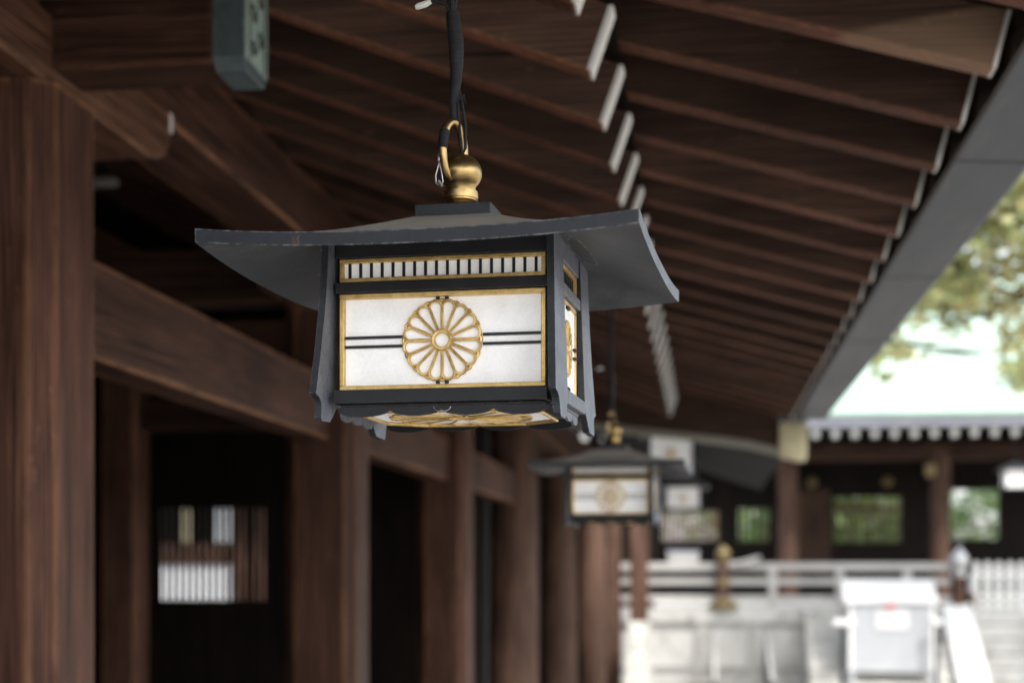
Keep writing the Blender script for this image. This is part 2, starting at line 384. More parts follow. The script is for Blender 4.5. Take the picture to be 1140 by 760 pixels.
# eave boards and roof deck
def bt(x): return base_b(x)+.174
def ft(x): return fly_b(x)+.143
kio = [(-.36, bt(-.36)+.002), (-.215, bt(-.215)+.002), (-.235, fly_b(-.235)-.002), (-.36, fly_b(-.36)-.002)]
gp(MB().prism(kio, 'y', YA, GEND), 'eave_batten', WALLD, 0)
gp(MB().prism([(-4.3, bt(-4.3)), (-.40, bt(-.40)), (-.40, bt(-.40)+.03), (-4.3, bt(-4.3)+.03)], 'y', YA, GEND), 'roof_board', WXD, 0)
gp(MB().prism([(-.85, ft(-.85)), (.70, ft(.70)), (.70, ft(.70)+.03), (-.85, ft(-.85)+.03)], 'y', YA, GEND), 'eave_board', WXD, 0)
gp(MB().prism([(.690, EYE+1.148), (.699, EYE+1.148), (.699, ft(.70)-.004), (.690, ft(.70)-.004)], 'y', YA, GEND), 'eave_beam', WXD, 0)
gp(MB().prism([(.70, EYE+1.150), (.905, EYE+1.138), (.925, EYE+1.152), (.93, EYE+1.22), (.70, EYE+1.33), (.70, ft(.7)+.004)], 'y', YA, GEND+.03), 'gutter', GUTTER, .004)
gs = MB().prism([(.702, EYE+1.1475), (.906, EYE+1.1355), (.928, EYE+1.151), (.933, EYE+1.222), (.927, EYE+1.222), (.922, EYE+1.153), (.904, EYE+1.1395), (.702, EYE+1.1515)], 'y', 1.0, 1.016)
gs = gp(gs, 'gutter_seam', GUTTER, 0)
for n in range(1, 7): copy_part(gs, gal, (0, 1.72*n, 0))
# copper roof covering, both slopes
rp = [(.93, EYE+1.225), (.93, EYE+1.27), (-.9, fly_b(-.9)+.50), (-4.3, bt(-4.3)+.45), (-7.4, EYE+1.5), (-7.4, EYE+1.4), (-4.3, bt(-4.3)+.035), (-.9, bt(-.9)+.14), (.70, ft(.7)+.032)]
gp(MB().prism(rp, 'y', YA, GEND), 'roof', MINT, 0)
gp(MB().prism([(-4.2, EYE+2.83), (-6.3, EYE+1.90), (-6.3, EYE+1.87), (-4.2, EYE+2.79)], 'y', YA, GEND), 'roof_board', WALLD, 0)
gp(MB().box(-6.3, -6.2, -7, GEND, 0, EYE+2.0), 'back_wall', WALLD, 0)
gp(MB().box(-6.2, -2.4, -7.1, -7, 0, EYE+2.6), 'unseen_dark_wall', WALLD, 0)  # added behind the camera, unseen, to darken the lantern's front reflections
# bargeboard closing the far end of the roof
def hf(x): return (fly_b(x) if x > -.45 else base_b(x))
hb = [(-1.6, 1.27), (-.8, 1.135), (-.2, 1.06), (.1, 1.025), (.35, .985), (.56, .93)]
top = [(.56, EYE+1.20), (-.45, fly_b(-.45)+.26), (-1.6, base_b(-1.6)+.26)]
gp(MB().prism([(x, EYE+z) for x, z in hb] + top, 'y', GEND+.04, GEND+.12), 'bargeboard', WXR, .006)
gp(MB().prism([(x, EYE+z-.055) for x, z in hb] + [(x, EYE+z-.002) for x, z in hb[::-1]], 'y', GEND+.02, GEND+.14), 'bargeboard_lit_edge', EDGELIT, .006)  # pale strip paints the lit lower edge of the dark bargeboard
gp(MB().prism([(.565, EYE+.86), (.66, EYE+.835), (.75, EYE+.82), (.775, EYE+.84), (.785, EYE+1.125), (.565, EYE+1.125)], 'y', GEND+.0, GEND+.13), 'bargeboard_tip', CREAM, .01)  # cream colour paints sky light on the end of the board
# end partition with a slatted window
wx0, wx1, wz0, wz1 = -4.42, -3.47, EYE-.26, EYE+.48
w = MB(); y0, y1 = GEND-.04, GEND+.02
w.box(-6.2, wx0, y0, y1, 0, EYE+1.6).box(wx1, -2.0, y0, y1, 0, EYE+1.6).box(wx0, wx1, y0, y1, 0, wz0).box(wx0, wx1, y0, y1, wz1, EYE+1.6)
w.prism([(-6.2, EYE+1.6), (-2.0, EYE+1.6), (-2.0, EYE+1.99), (-4.3, EYE+2.87), (-6.2, EYE+1.97)], 'y', y0, y1)
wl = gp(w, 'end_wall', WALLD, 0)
for i in range(17):
    x = wx0+.028+.0559*i
    gp(MB().box(x-.014, x+.014, GEND-.03, GEND+.01, wz0, wz1), 'window_bar', WALLD, 0, wl)
# strip lamp under the inner beam
o = thing('strip_lamp', 'small white strip lamp high under the dark gallery roof behind the near post', 'lamp', (-3.1, 7.6, EYE+2.0))
MB().box(-.075, .075, -.03, .03, -.022, .022).build('lamp_body', PALE, o, bevel=.012)
MB().box(-.012, .012, -.012, .012, .021, .26).build('lamp_stem', BLACKF, o)

# ------------------------------------------------------------------ lanterns
H0 = .184
def Z(h): return h - H0
def crest(mb, rad, r_in, rt, depth=.0, seg=6):
    # sixteen petal outlines, in the xz plane facing -y
    for k in range(16):
        a = 2*PI*(k+.5)/16; ca, sa = math.cos(a), math.sin(a)
        hw = rad*.168; rc = rad-hw
        loop = [(r_in, .055*rad)]
        loop += [(r_in+(rc-r_in)*t, .055*rad+(hw-.055*rad)*t**1.15) for t in (.35,.7,.9)]
        loop += [(rc+hw*math.sin(b), hw*math.cos(b)) for b in [PI*i/8 for i in range(0, 9)]]
        loop += [(r_in+(rc-r_in)*t, -(.055*rad+(hw-.055*rad)*t**1.15)) for t in (.9,.7,.35)]
        loop += [(r_in, -.055*rad)]
        mb.tube([(r*ca-w_*sa, depth, r*sa+w_*ca) for r, w_ in loop], rt, seg, closed=True)
        # tip of the petal behind, between two front petals
        a2 = 2*PI*k/16
        mb.tube([(rad*(.95+.055*math.cos(b))*math.cos(a2+.085*math.sin(b)), depth+rt*.6, rad*(.95+.055*math.cos(b))*math.sin(a2+.085*math.sin(b))) for b in [-1.5,-.75,0,.75,1.5]], rt*1.1, seg)
    n = 28
    mb.tube([(r_in*.86*math.cos(2*PI*i/n), depth-rt*.3, r_in*.86*math.sin(2*PI*i/n)) for i in range(n)], rt*1.35, seg, closed=True)
    return mb
def frame(mb, x0, x1, z0, z1, t, y0, y1):
    mb.box(x0, x1, y0, y1, z0, z0+t).box(x0, x1, y0, y1, z1-t, z1)
    mb.box(x0, x0+t, y0, y1, z0+t, z1-t).box(x1-t, x1, y0, y1, z0+t, z1-t)
    return mb

def make_lantern(label, loc, rz, group):
    root = thing('hanging_lantern', label, 'lantern', loc, rz, group)
    # ---- roof: ring by ring, so that the hips are true creases
    hx, hy = .265, .259
    zt_tip, sag, thick, ztop, zcap = .4035, .0115, .0165, 0, .456
    rs = [1.0, .985, .93, .85, .75, .64, .52, .40, .30, .19]
    M_ = 14
    def ring(r, top):
        out = []
        for s in range(4):
            for i in range(M_):
                m = -1 + 2*i/M_
                p = [(m,-1),(1,m),(-m,1),(-1,-m)][s]
                e = zt_tip - sag*(1-abs(m)**2.4)
                if top:
                    t = (1-r)/(1-.19); zz = e + (zcap-e)*(t**1.6)
                    zz -= .003*math.sin(PI*t)
                else:
                    t = min(1, (1-r)/.44); zz = e-thick + (.4165-(e-thick))*(t*.75+.25*t*t)
                out.append((p[0]*r*hx, p[1]*r*hy, Z(zz)))
        return out
    mb = MB(); bm = mb.bm
    tops = [[bm.verts.new(p) for p in ring(r, True)] for r in rs]
    bots = [[bm.verts.new(p) for p in ring(r, False)] for r in [1.0, .97, .9, .8, .7, .6, .5]]
    n = 4*M_
    def skin(A, B):
        for i in range(n): bm.faces.new((A[i], A[(i+1)%n], B[(i+1)%n], B[i]))
    for A, B in zip(tops, tops[1:]): skin(A, B)
    for A, B in zip(bots, bots[1:]): skin(A, B)
    skin(tops[0], bots[0]); bm.faces.new(tops[-1]); bm.faces.new(bots[-1])
    roof = mb.build('roof', ROOFM, root, smooth=True)
    for mt in (RIMM, FADED, SOFM): roof.data.materials.append(mt)
    for p in roof.data.polygons:
        if abs(p.normal.z) < .55: p.material_index = 1 if abs(p.normal.y) > abs(p.normal.x) else 2
        elif p.normal.z < 0: p.material_index = 3
    MB().box(-.0505, .0505, -.0505, .0505, Z(.448), Z(.4705)).build('cap_block', BLACKM, root, bevel=.0015)
    # ---- finial
    prof = [(.0305,.4705),(.030,.474),(.0245,.480),(.0205,.4845),(.0205,.4862),(.0222,.4866),(.0226,.491),(.0222,.4965),(.0185,.4972)]
    prof += [(.0276*math.sin(a), .5212-.0276*math.cos(a)*.90) for a in [PI*(.25+.75*i/16) for i in range(16)]] + [(.002,.5462)]
    MB().lathe([(r, Z(z)) for r, z in prof], seg=40).build('finial', BRASS, root, smooth=True)
    # ---- ring through the finial
    ang = R(52)
    def rp(i, n=28, rw=.0185, rh=.0385):
        a = 2*PI*i/n; x = rw*math.sin(a); z = rh*math.cos(a)
        return (-.0075+x*math.cos(ang)*.9, -.0125+x*math.sin(ang)*1.2, Z(.5475)+z*1.0)
    ring_ = MB().tube([rp(i) for i in range(28)], .0057, 12, closed=True).build('hanging_ring', BRASS, root, smooth=True)
    MB().tube([rp(i) for i in (21, 22, 23, 24)], .0066, 12).build('tape_wrap', CORD, ring_, smooth=True)
    # ---- corner fins
    for sx in (-1, 1):
        for sy in (-1, 1):
            pts = []; bk = max(0, sy)
            for i in range(9):
                t = i/8; pts.append((.137+.029*(t**1.7)+bk*.012, Z(.414-(.414-.2160)*t)))
            for i in range(7):
                a = PI/2*i/6; pts.append((.141+bk*.012+.022*(1-math.sin(a)), Z(.1985)+.0155*math.cos(a)))
            pts += [(.141+bk*.012, Z(.1885)), (.137+bk*.012, Z(.184)), (.105, Z(.1855)), (.093, Z(.1945)), (.082, Z(.205)), (.0735, Z(.2095)), (.0735, Z(.414))]
            mb = MB().prism([(y*sy, z) for y, z in pts], 'x', -.0045, .0045)
            mb.shear(lambda c: (c.x + sx*(.1428+.009*max(0, 1-max(0, c.z)/.23)**1.5), c.y, c.z))
            fin = mb.build('corner_fin', BLACKM, root)
            # broad cheeks have faded grey, the narrow edges are still black
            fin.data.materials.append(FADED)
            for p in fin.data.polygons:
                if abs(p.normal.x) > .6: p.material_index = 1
    # ---- four faces
    for f in range(4):
        front = f % 2 == 0
        hw, off, rail = (.1325, .104, .137) if front else (.0715, .136, .0735)
        po = 0 if front else -.0065
        Mx = Matrix.Rotation(f*PI/2, 4, 'Z') @ Matrix.Translation((0, -off, 0))
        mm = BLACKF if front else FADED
        pane = frame(MB(), -hw, hw, Z(.2246), Z(.3462), .0058, -.0075, .004)
        big = pane.xf(Mx).build('gilt_frame', GOLD, root, bevel=.0008)
        MB().box(-hw+.0055, hw-.0055, .0015+po, .0045, Z(.2302), Z(.3405)).xf(Mx).build('white_pane', PAPER, big)
        cz = Z(.2858)
        for d in (-.0058, .0058):
            for bxx in ((-hw+.0058, -.0520, cz+d-.0017, cz+d+.0017), (.0520, hw-.0058, cz+d-.0017, cz+d+.0017), (d-.0022, d+.0022, Z(.2304), cz-.0505), (d-.0022, d+.0022, cz+.0505, Z(.3404))):
                MB().box(bxx[0], bxx[1], -.0025+po, .0016+po, bxx[2], bxx[3]).xf(Mx).build('glazing_bar', BLACKF, big)
        cr = crest(MB(), .0500, .0130, .0021, -.0030) if front else crest(MB(), .036, .009, .0011, -.0065)
        cr.xf(Mx @ Matrix.Translation((0, 0, cz)))
        cr.build('crest', GOLD, big, smooth=True)
        up = frame(MB(), -hw, hw, Z(.3610), Z(.3905), .0053, -.0075, .004).xf(Mx).build('gilt_frame', GOLD, root, bevel=.0008)
        MB().box(-hw+.005, hw-.005, -.0015, .0045, Z(.3658), Z(.3860)).xf(Mx).build('white_pane', PAPER, up)
        nb = 18 if front else 9
        bars = MB()
        for i in range(nb):
            x = -hw+.0055+(2*hw-.011)*(i+.5)/nb
            bars.box(x-.0017, x+.0017, -.0045, -.0016, Z(.3664), Z(.3851))
        bars.xf(Mx).build('glazing_bar', BLACKF, up)
        rb = MB()
        rb.box(-rail, rail, -.010, .012, Z(.3908), Z(.4165))
        rb.box(-rail, rail, -.0125, .012, Z(.3468), Z(.3606))
        rb.xf(Mx).build('rail', mm, root, bevel=.0012)
        rb = MB().box(-rail, rail, -.019, .012, Z(.2068), Z(.2242)).box(-rail+.006, rail-.006, -.011, .011, Z(.203), Z(.2068))
        rb.xf(Mx).build('sill', mm, root, bevel=.0015)
        # backing behind the gilt frames
        MB().box(-rail, rail, .0047, .0075, Z(.2068), Z(.4165)).xf(Mx).build('backing', BLACKF, root)
        nl = 4 if front else 3
        pts = [(-rail+.004, Z(.2028)), ]
        m_ = 40
        low = [(-rail+.004+(2*rail-.008)*i/m_, Z(.1985)-.0075*math.sqrt(abs(math.sin(PI*nl*i/m_)))-.002*(abs(2*i/m_-1)**4)) for i in range(m_+1)]
        pts = [(-rail+.004, Z(.2028))] + low + [(rail-.004, Z(.2028))]
        MB().prism(pts, 'y', -.009, -.0055).xf(Mx).build('skirt', mm, root)
    # crescent pull on the front skirt
    MB().tube([(.002-.011*math.cos(a), -.1145, Z(.2015)-.006*math.sin(a)) for a in [PI*i/10 for i in range(11)]], .0007, 6).build('pull', STEEL, root, smooth=True)
    # ---- bottom: white panel under a gilt flower in a gilt eight sided frame
    q = .108; c = .045
    octo = [(-q+c,-q),(q-c,-q),(q,-q+c),(q,q-c),(q-c,q),(-q+c,q),(-q,q-c),(-q,-q+c)]
    bp = MB().prism([(x*1.08, y*.9) for x, y in octo], 'z', Z(.2005), Z(.2028)).build('white_pane', PAPER, root)
    e = MB(); e.tube([(x*1.1, y*.92, Z(.1985)) for x, y in octo], .0026, 6, closed=True)
    e.build('gilt_frame', GOLD, bp)
    fl = crest(MB(), .094, .02, .0013, 0)
    fl.xf(Matrix.Translation((0,0,Z(.1985))) @ Matrix.Rotation(R(-90), 4, 'X'))
    fl.build('crest', GOLD, bp, smooth=True)
    MB().box(-.132, .132, -.098, .098, Z(.203), Z(.2055)).build('bottom_plate', BLACKF, root)
    return root

def make_cord(lantern, off, top):
    w = random.Random(3)
    hgt = top - off[2]
    T = Matrix.Translation(off)
    main = [(-.0015,0,.0),(-.003,0,.022),(.001,0,.05),(.002,.0,.075),(.0012,0,.105),(-.002,0,.128),(-.004,0,.145)]
    rad = [.0048,.0054,.0066,.0086,.0094,.0090,.0078]
    # wrapped cord, with the turns of the tape showing
    P = []; Q = []
    for i in range(len(main)-1):
        for t in range(8):
            a = t/8; P.append(tuple(main[i][j]*(1-a)+main[i+1][j]*a for j in range(3)))
            Q.append((rad[i]*(1-a)+rad[i+1]*a)*(1+.06*((i*8+t) % 2)+.05*w.random()))
    cord = MB().tube(P, Q, 12).xf(T).build('hanging_cord', CORD, lantern, smooth=True); c = cord
    for (dx_, dy_) in ((-.010,.004),(.002,-.006),(.010,.003)):
        fr = MB().tube([(-.004,0,.138), (-.004+dx_*.5,dy_*.5,.16), (-.004+dx_,dy_,.20), (-.002+dx_*.6,dy_,.30), (0,0,hgt)], .0032, 7)
        fr.xf(T).build('cord_strand', CORD, c, smooth=True)
    MB().tube([(-.004,0,.138), (-.012,-.003,.153), (-.028,-.006,.158), (-.036,-.006,.155)], .0024, 7).xf(T).build('loose_wire', CORD, c, smooth=True)
    MB().tube([(-.031,-.006,.157), (-.038,-.006,.1545), (-.048,-.006,.152), (-.052,-.006,.151)], [.003,.0044,.0044,.003], 8).xf(T).build('wire_tip', PLASTIC, c, smooth=True)
    MB().tube([(.004,.001,.045), (.009,.004,.02), (.0125,.006,-.005), (.0125,.006,-.035), (.009,.004,-.045), (.007,.002,-.03), (.0055,0,.0), (.003,0,.03)], .0021, 7).xf(T).build('loop_wire', CORD, c, smooth=True)
    MB().prism([(.004,.03),(.013,.033),(.016,.02),(.009,.024)], 'y', -.001, .001).xf(T @ Matrix.Translation((0,-.004,0))).build('tie_tail', CORD, c)

LROT = R(-3.9)
L1 = make_lantern('large black lantern hanging nearest, in sharp focus, with gilt chrysanthemum crest on white pane', (-.320, 1.995, EYE+H0), LROT, 'black lanterns hanging along the gallery')
# safety wire on the first lantern's ring
sw = MB()
sw.tube([(-.0215,-.028,Z(.545)), (-.023,-.03,Z(.528)), (-.0275,-.03,Z(.512)), (-.0265,-.03,Z(.502)), (-.021,-.03,Z(.498)), (-.0175,-.03,Z(.504)), (-.0195,-.03,Z(.516)), (-.0225,-.03,Z(.528))], .0009, 6)
sw.tube([(-.0215,-.029,Z(.546)), (-.0228,-.03,Z(.531))], .0024, 8)
sw.tube([(-.0235,-.03,Z(.505)), (-.0185,-.03,Z(.497))], .0026, 8)
sw.build('safety_wire', STEEL, L1, smooth=True)
make_cord(L1, (-.006, -.010, Z(.588)), bt(-.326)+.01+.04-EYE-H0)
L2 = copy_tree(L1); L2.location = (-.320, 5.40, EYE+H0-.038); L2.rotation_euler = (0,0,R(-3.0))
L2['label'] = 'second black lantern with crest, blurred, hanging farther along behind the large one'
# ------------------------------------------------------------------ view helper for the far things (metric, measured once)
TH = math.atan(215/1700); CT, ST = math.cos(TH), math.sin(TH)
def at(u, v, Y):
    d = u-785; k = 1700/CT
    X = d*CT*Y/(k+ST*d); D = CT*Y-ST*X
    return X, EYE+(632-v)*D/1700

# ------------------------------------------------------------------ hall with round columns beyond the gallery
Hh = thing('round_column_hall', 'dark hall with thick round reddish columns standing beyond the square posts', 'building', (GX, 14.54, 0))
HO = Vector((GX, 14.54, 0))
def hp(mb, name, mat, bevel=0, **k): return mb.build(name, mat, Hh, bevel=bevel, origin=HO, **k)
rc = hp(MB().lathe([(.245, 0), (.24, 1.5), (.225, EYE+1.35)], (GX, 14.54, 0), 28), 'column', WRED, smooth=True)
for y in (19.0, 24.6, 29.2): copy_part(rc, Hh, (0, y-14.54, 0))
hp(MB().box(-2.0, -1.62, 13.2, 31, EYE+1.35, EYE+1.7), 'beam', WY)
hp(MB().box(-2.25, -2.1, 11.975, 31, 0, EYE+1.9), 'wall', WALLD)
hp(MB().prism([(-3.6, EYE+2.6), (.80, EYE+1.13), (.82, EYE+1.30), (-3.6, EYE+2.9)], 'y', 12.4, 22.5), 'roof', SLATE)
hp(MB().box(-2.099, -1.0, 30.6, 31, 0, EYE+2.0), 'end_wall', WALLD)

# ------------------------------------------------------------------ far hall across the court
FY = 36.0
F0 = Vector((4.5, FY, 0))
far = thing('far_hall', 'dark timber hall with white rafter ends and lattice windows across the court', 'building', F0)
def fp(mb, name, mat, bevel=0, parent=None, **k): return mb.build(name, mat, parent or far, bevel=bevel, origin=F0, **k)
x877 = at(877, 600, FY)[0]; x1047 = at(1047, 600, FY)[0]; bay = x1047-x877
PZ = EYE-.85                                  # top of the stone podium
cz_top = EYE+2.75
fc = fp(MB().lathe([(.235, PZ-.2), (.235, cz_top)], (x877, FY, 0), 24), 'column', WRED, smooth=True)
for k in (-1, 1, 2, 3): copy_part(fc, far, (bay*k, 0, 0))
XL, XR = x877-1.6*bay, x877+3.6*bay
z1 = at(1000, 512, FY)[1]; z2 = at(1000, 494, FY)[1]
fp(MB().box(XL, XR, FY-.16, FY+.16, z1, z2), 'beam', WX)
fp(MB().box(XL, XR, FY-.13, FY+.13, z2+.02, z2+.3), 'upper_beam', WALLD)
fz = at(1000, 482, 34.4)[1]
f0_ = fp(MB().box(2.0-.06, 2.0+.06, 34.4, FY+.4, fz-.075, fz+.075), 'rafter', WALLD)
fp(MB().box(2.0-.075, 2.0+.075, 34.38, 34.398, fz-.08, fz+.08), 'painted_end', PAINT, 0, f0_)
for n in range(-12, 28):
    if n: copy_part(f0_, far, (n*.4275, 0, 0))
e0, e1 = at(1000, 475, 34.2)[1], at(1000, 463, 34.2)[1]
fp(MB().prism([(34.15, e0+.03), (34.2, e0), (34.75, e0+.03), (34.75, e1), (34.15, e1)], 'x', XL, XR), 'eave_board', LILAC, .01)
fp(MB().prism([(34.05, e1+.004), (34.05, e1+.07), (36, e1+.85), (38.5, e1+2.2), (41, e1+4.2), (43.5, e1+2.2), (47, e1+.1), (47, e1+.004)], 'x', XL, XR), 'roof', MINT)
fp(MB().box(XL, XR, 34.8, 46, fz+.1, e1), 'ceiling', WALLD)
# back wall, pierced
WYB = 40.0
def op(u0, u1, v0, v1):
    a = at(u0, v0, WYB); b = at(u1, v1, WYB); return (a[0], b[0], b[1], a[1])
ops = [op(737, 800, 568, 602), op(822, 856, 566, 602), op(928, 1003, 553, 603), op(1058, 1112, 545, 600)]
wall = MB(); zt = fz+.1; zb = PZ-.2
xs = XL
for (a, b, c_, d) in ops:
    wall.box(xs, a, WYB, WYB+.12, zb, zt); wall.box(a, b, WYB, WYB+.12, zb, c_); wall.box(a, b, WYB, WYB+.12, d, zt); xs = b
wall.box(xs, XR, WYB, WYB+.12, zb, zt)
fp(wall, 'back_wall', WALLD)
for wi, (a, b, c_, d) in enumerate(ops[:3]):
    lat = MB(); n = [12, 4, 12][wi]; bw = [.038, .032, .034][wi]
    for i in range(n):
        x = a+(b-a)*(i+.5)/n; lat.box(x-bw, x+bw, WYB-.05, WYB, c_, d)
    if wi == 2: lat.box(a, b, WYB-.09, WYB-.052, d-.36, d-.24)
    fp(lat, 'lattice_window', REDW if wi == 0 else WRED)  # leftmost lattice takes a paler red than the others
# a panel of red brown lattice beside the left column
a, zt_ = at(888, 545, 38.8); b, zb_ = at(925, 602, 38.8)
lat = MB()
for i in range(6):
    x = a+(b-a)*(i+.5)/6; lat.box(x-.04, x+.04, 38.8, 38.86, zb_-.8, zt_)
fp(lat, 'lattice_screen', WRED)
for u, v in ((905, 536), (989, 535)):
    x, z = at(u, v, 39.7)
    fp(MB().lathe([(.02,0),(.13,.02),(.14,.06),(.1,.09)], (0,0,0), 20).xf(Matrix.Translation((x, WYB-.005, z)) @ Matrix.Rotation(R(90), 4, 'X')), 'round_fitting', DULLB, smooth=True)
x, z = at(1036, 523, FY-.3)
fp(MB().box(x-.12, x+.12, FY-.3, FY-.17, z-.15, z+.15), 'beam_fitting', DULLB, .03)

# ------------------------------------------------------------------ stone podium, railing, steps, fence
PY = 30.2
xa, xb = at(700, 700, PY)[0], at(1058, 700, PY)[0]
pod = thing('stone_podium', 'pale stone podium carrying the grey railing below the far hall', 'podium', ((xa+xb)/2, PY, 0))
PO = Vector(pod.location)
pc0, pc1 = at(900, 694, PY)[1], at(900, 677, PY)[1]
xc = at(803, 700, PY)[0]
MB().box(-2.6, xb, PY+.12, FY+5, 0, pc0).build('podium_wall', STONE, pod, origin=PO, bevel=.01)
m = MB()
m.box(-2.6, xb+.05, PY, FY+4, pc0+.004, pc1)
m.build('coping', STONE, pod, origin=PO, bevel=.02)
for i in range(7):
    x = -1.2+i*1.02
    MB().box(x, x+.16, PY+.05, PY+.117, 0, pc0-.003).build('pilaster', STONE, pod, origin=PO, bevel=.01)
MB().box(-2.6, xb, PY+.06, PY+.117, .5, .56).build('string_course', STONED, pod, origin=PO)
rail = thing('podium_railing', 'grey white post and rail balustrade running along the stone podium', 'railing', (xc, PY+.25, pc1))
RO = Vector(rail.location)
def rp_(mb, name, mat, bevel=.01, **k): return mb.build(name, mat, rail, bevel=bevel, origin=RO, **k)
ry = PY+.25
for v, h in ((630.5, .075), (647, .06), (666, .06)):
    z = at(900, v, ry)[1]
    rp_(MB().box(-1.75, xb+.05, ry-.06, ry+.06, z-h, z+h), 'rail', PALE)
zt = at(900, 627, ry)[1]; zb = pc1
for u in (860, 935, 1010):
    x = at(u, 650, ry)[0]; zz = [at(900, v, ry)[1] for v in (666, 647, 630.5)]
    rp_(MB().box(x-.075, x+.075, ry-.075, ry+.075, zb, zz[2]-.077), 'post', PALE)
# gilt corner post with a rail end curling past it
x, z = at(805, 650, ry-.12)
cp = rp_(MB().box(x-.09, x+.09, ry-.25, ry-.065, zb, zt+.04), 'corner_post', WRED)
rp_(MB().lathe([(.30,0),(.30,.06),(.18,.14),(.13,.2)], (x, ry-.16, zb+.002), 20), 'post_shoe', DULLB, 0, smooth=True)
rp_(MB().lathe([(.13,0),(.14,.05),(.10,.09),(.15,.14),(.13,.22),(.04,.3),(.01,.33)], (x, ry-.16, zt+.042), 20), 'post_finial', DULLB, 0, smooth=True)
rp_(MB().lathe([(.12,0),(.135,.03),(.135,.12),(.12,.15)], (x, ry-.16, zb+.42), 20), 'post_band', DULLB, 0, smooth=True)
rp_(MB().tube([(x+.1, ry-.12, zt-.02), (x+.35, ry-.14, zt), (x+.6, ry-.15, zt+.07), (x+.72, ry-.15, zt+.12)], [.06,.06,.055,.045], 10), 'rail_end', PALE, 0, smooth=True)

# far right: terrace with picket fence
xf0 = at(1084, 660, PY)[0]
ter = MB()
for i in range(6):
    z0 = i*pc1/6; ter.box(xf0, 16, PY+.02*i, PY+6, z0+.004, z0+pc1/6-.012)
ter = ter.build('stone_terrace', STONE, None, bevel=.012, origin=Vector((xf0, PY, 0)))
tag(ter, 'coursed pale stone terrace under the white picket fence at the right edge', 'terrace')
fe = thing('picket_fence', 'row of pale lilac white pickets on the stone terrace at the right edge', 'fence', (xf0, PY+.3, pc1))
FO = Vector(fe.location); ft_ = at(1110, 624, PY+.3)[1]
for i in range(22):
    x = xf0+.1+.212*i
    MB().prism([(x-.06, pc1), (x+.06, pc1), (x+.06, ft_-.05), (x, ft_), (x-.06, ft_-.05)], 'y', PY+.27, PY+.31).build('picket', PLASTIC, fe, origin=FO)
for dz_ in (.2, .62): MB().box(xf0, xf0+4.8, PY+.312, PY+.36, pc1+dz_, pc1+dz_+.08).build('fence_rail', PLASTIC, fe, origin=FO)

# steps up to the podium, with cheek wall and handrails
sx0, sx1 = at(800, 700, PY)[0]+.1, 4.55
st = thing('stone_steps', 'stone steps rising to the podium behind the white covered stand', 'steps', ((sx0+sx1)/2, 28.6, 0))
SO = Vector(st.location)
ns = 8
for i in range(ns):
    y0 = PY-.02-(ns-i)*.3
    MB().box(1.9, sx1, y0, PY-.02, i*pc1/ns+.003, (i+1)*pc1/ns).build('step', STONE, st, origin=SO, bevel=.01)
# white sloping cheek wall
x0, x1 = at(1047, 680, 30)[0], at(1080, 680, 30)[0]
zA = at(1060, 673, PY)[1]
ck = MB().prism([(PY-.03, 0), (PY-.03, zA), (PY-.35, zA), (27.6, .3), (27.6, 0)], 'x', x0, x1).build('stair_cheek', WHITE, None, bevel=.02, origin=Vector(((x0+x1)/2, 29, 0)))
tag(ck, 'bright white sloping cheek wall beside the steps, left of the picket fence', 'stair wall')
# newel post with silver cap at the head of the steps
x, zz = at(1068, 650, PY+.1)
nw = thing('newel_post', 'pale wooden newel post with bulbous silver cap at the head of the steps', 'post', (x, PY+.1, pc1))
MB().lathe([(.11,0),(.11,.62)], seg=20).build('post_shaft', WRED, nw, smooth=True)
MB().lathe([(.13,.62),(.14,.72),(.11,.76),(.16,.84),(.175,.95),(.15,1.04),(.06,1.14),(.012,1.2)], seg=20).build('post_cap', STEEL, nw, smooth=True)
x, zz = at(1083, 648, PY+.05)
nw2 = thing('gate_post', 'short pole with two round white knobs beside the picket fence', 'post', (x, PY+.05, pc1))
MB().tube([(0,0,0),(0,0,.5)], .04, 10).build('post_shaft', WRED, nw2, smooth=True)
for h in (.55, .38): MB().lathe([(.02,h-.09),(.085,h-.05),(.1,h),(.085,h+.05),(.02,h+.09)], seg=16).build('knob', WHITE, nw2, smooth=True)
for (xh, lab) in ((at(795, 715, 29.2)[0], 'grey metal handrail sloping down beside the gilt corner post'), (at(856, 742, 28.6)[0], 'grey metal handrail sloping down left of the white covered stand')):
    h = thing('handrail', lab, 'handrail', (xh, 28.6, 0), 0, 'handrails of the podium steps')
    MB().tube([(0, 1.5, 1.3), (0, .3, .98), (0, -1.2, .6), (0, -1.35, .5)], .04, 10).build('hand_bar', STONED, h, smooth=True)
    for yy, zz in ((1.3, 1.23), (.1, .91), (-1.1, .61)): MB().tube([(0,yy,0),(0,yy,zz)], .04, 8).build('rail_post', BLACKM, h, smooth=True)

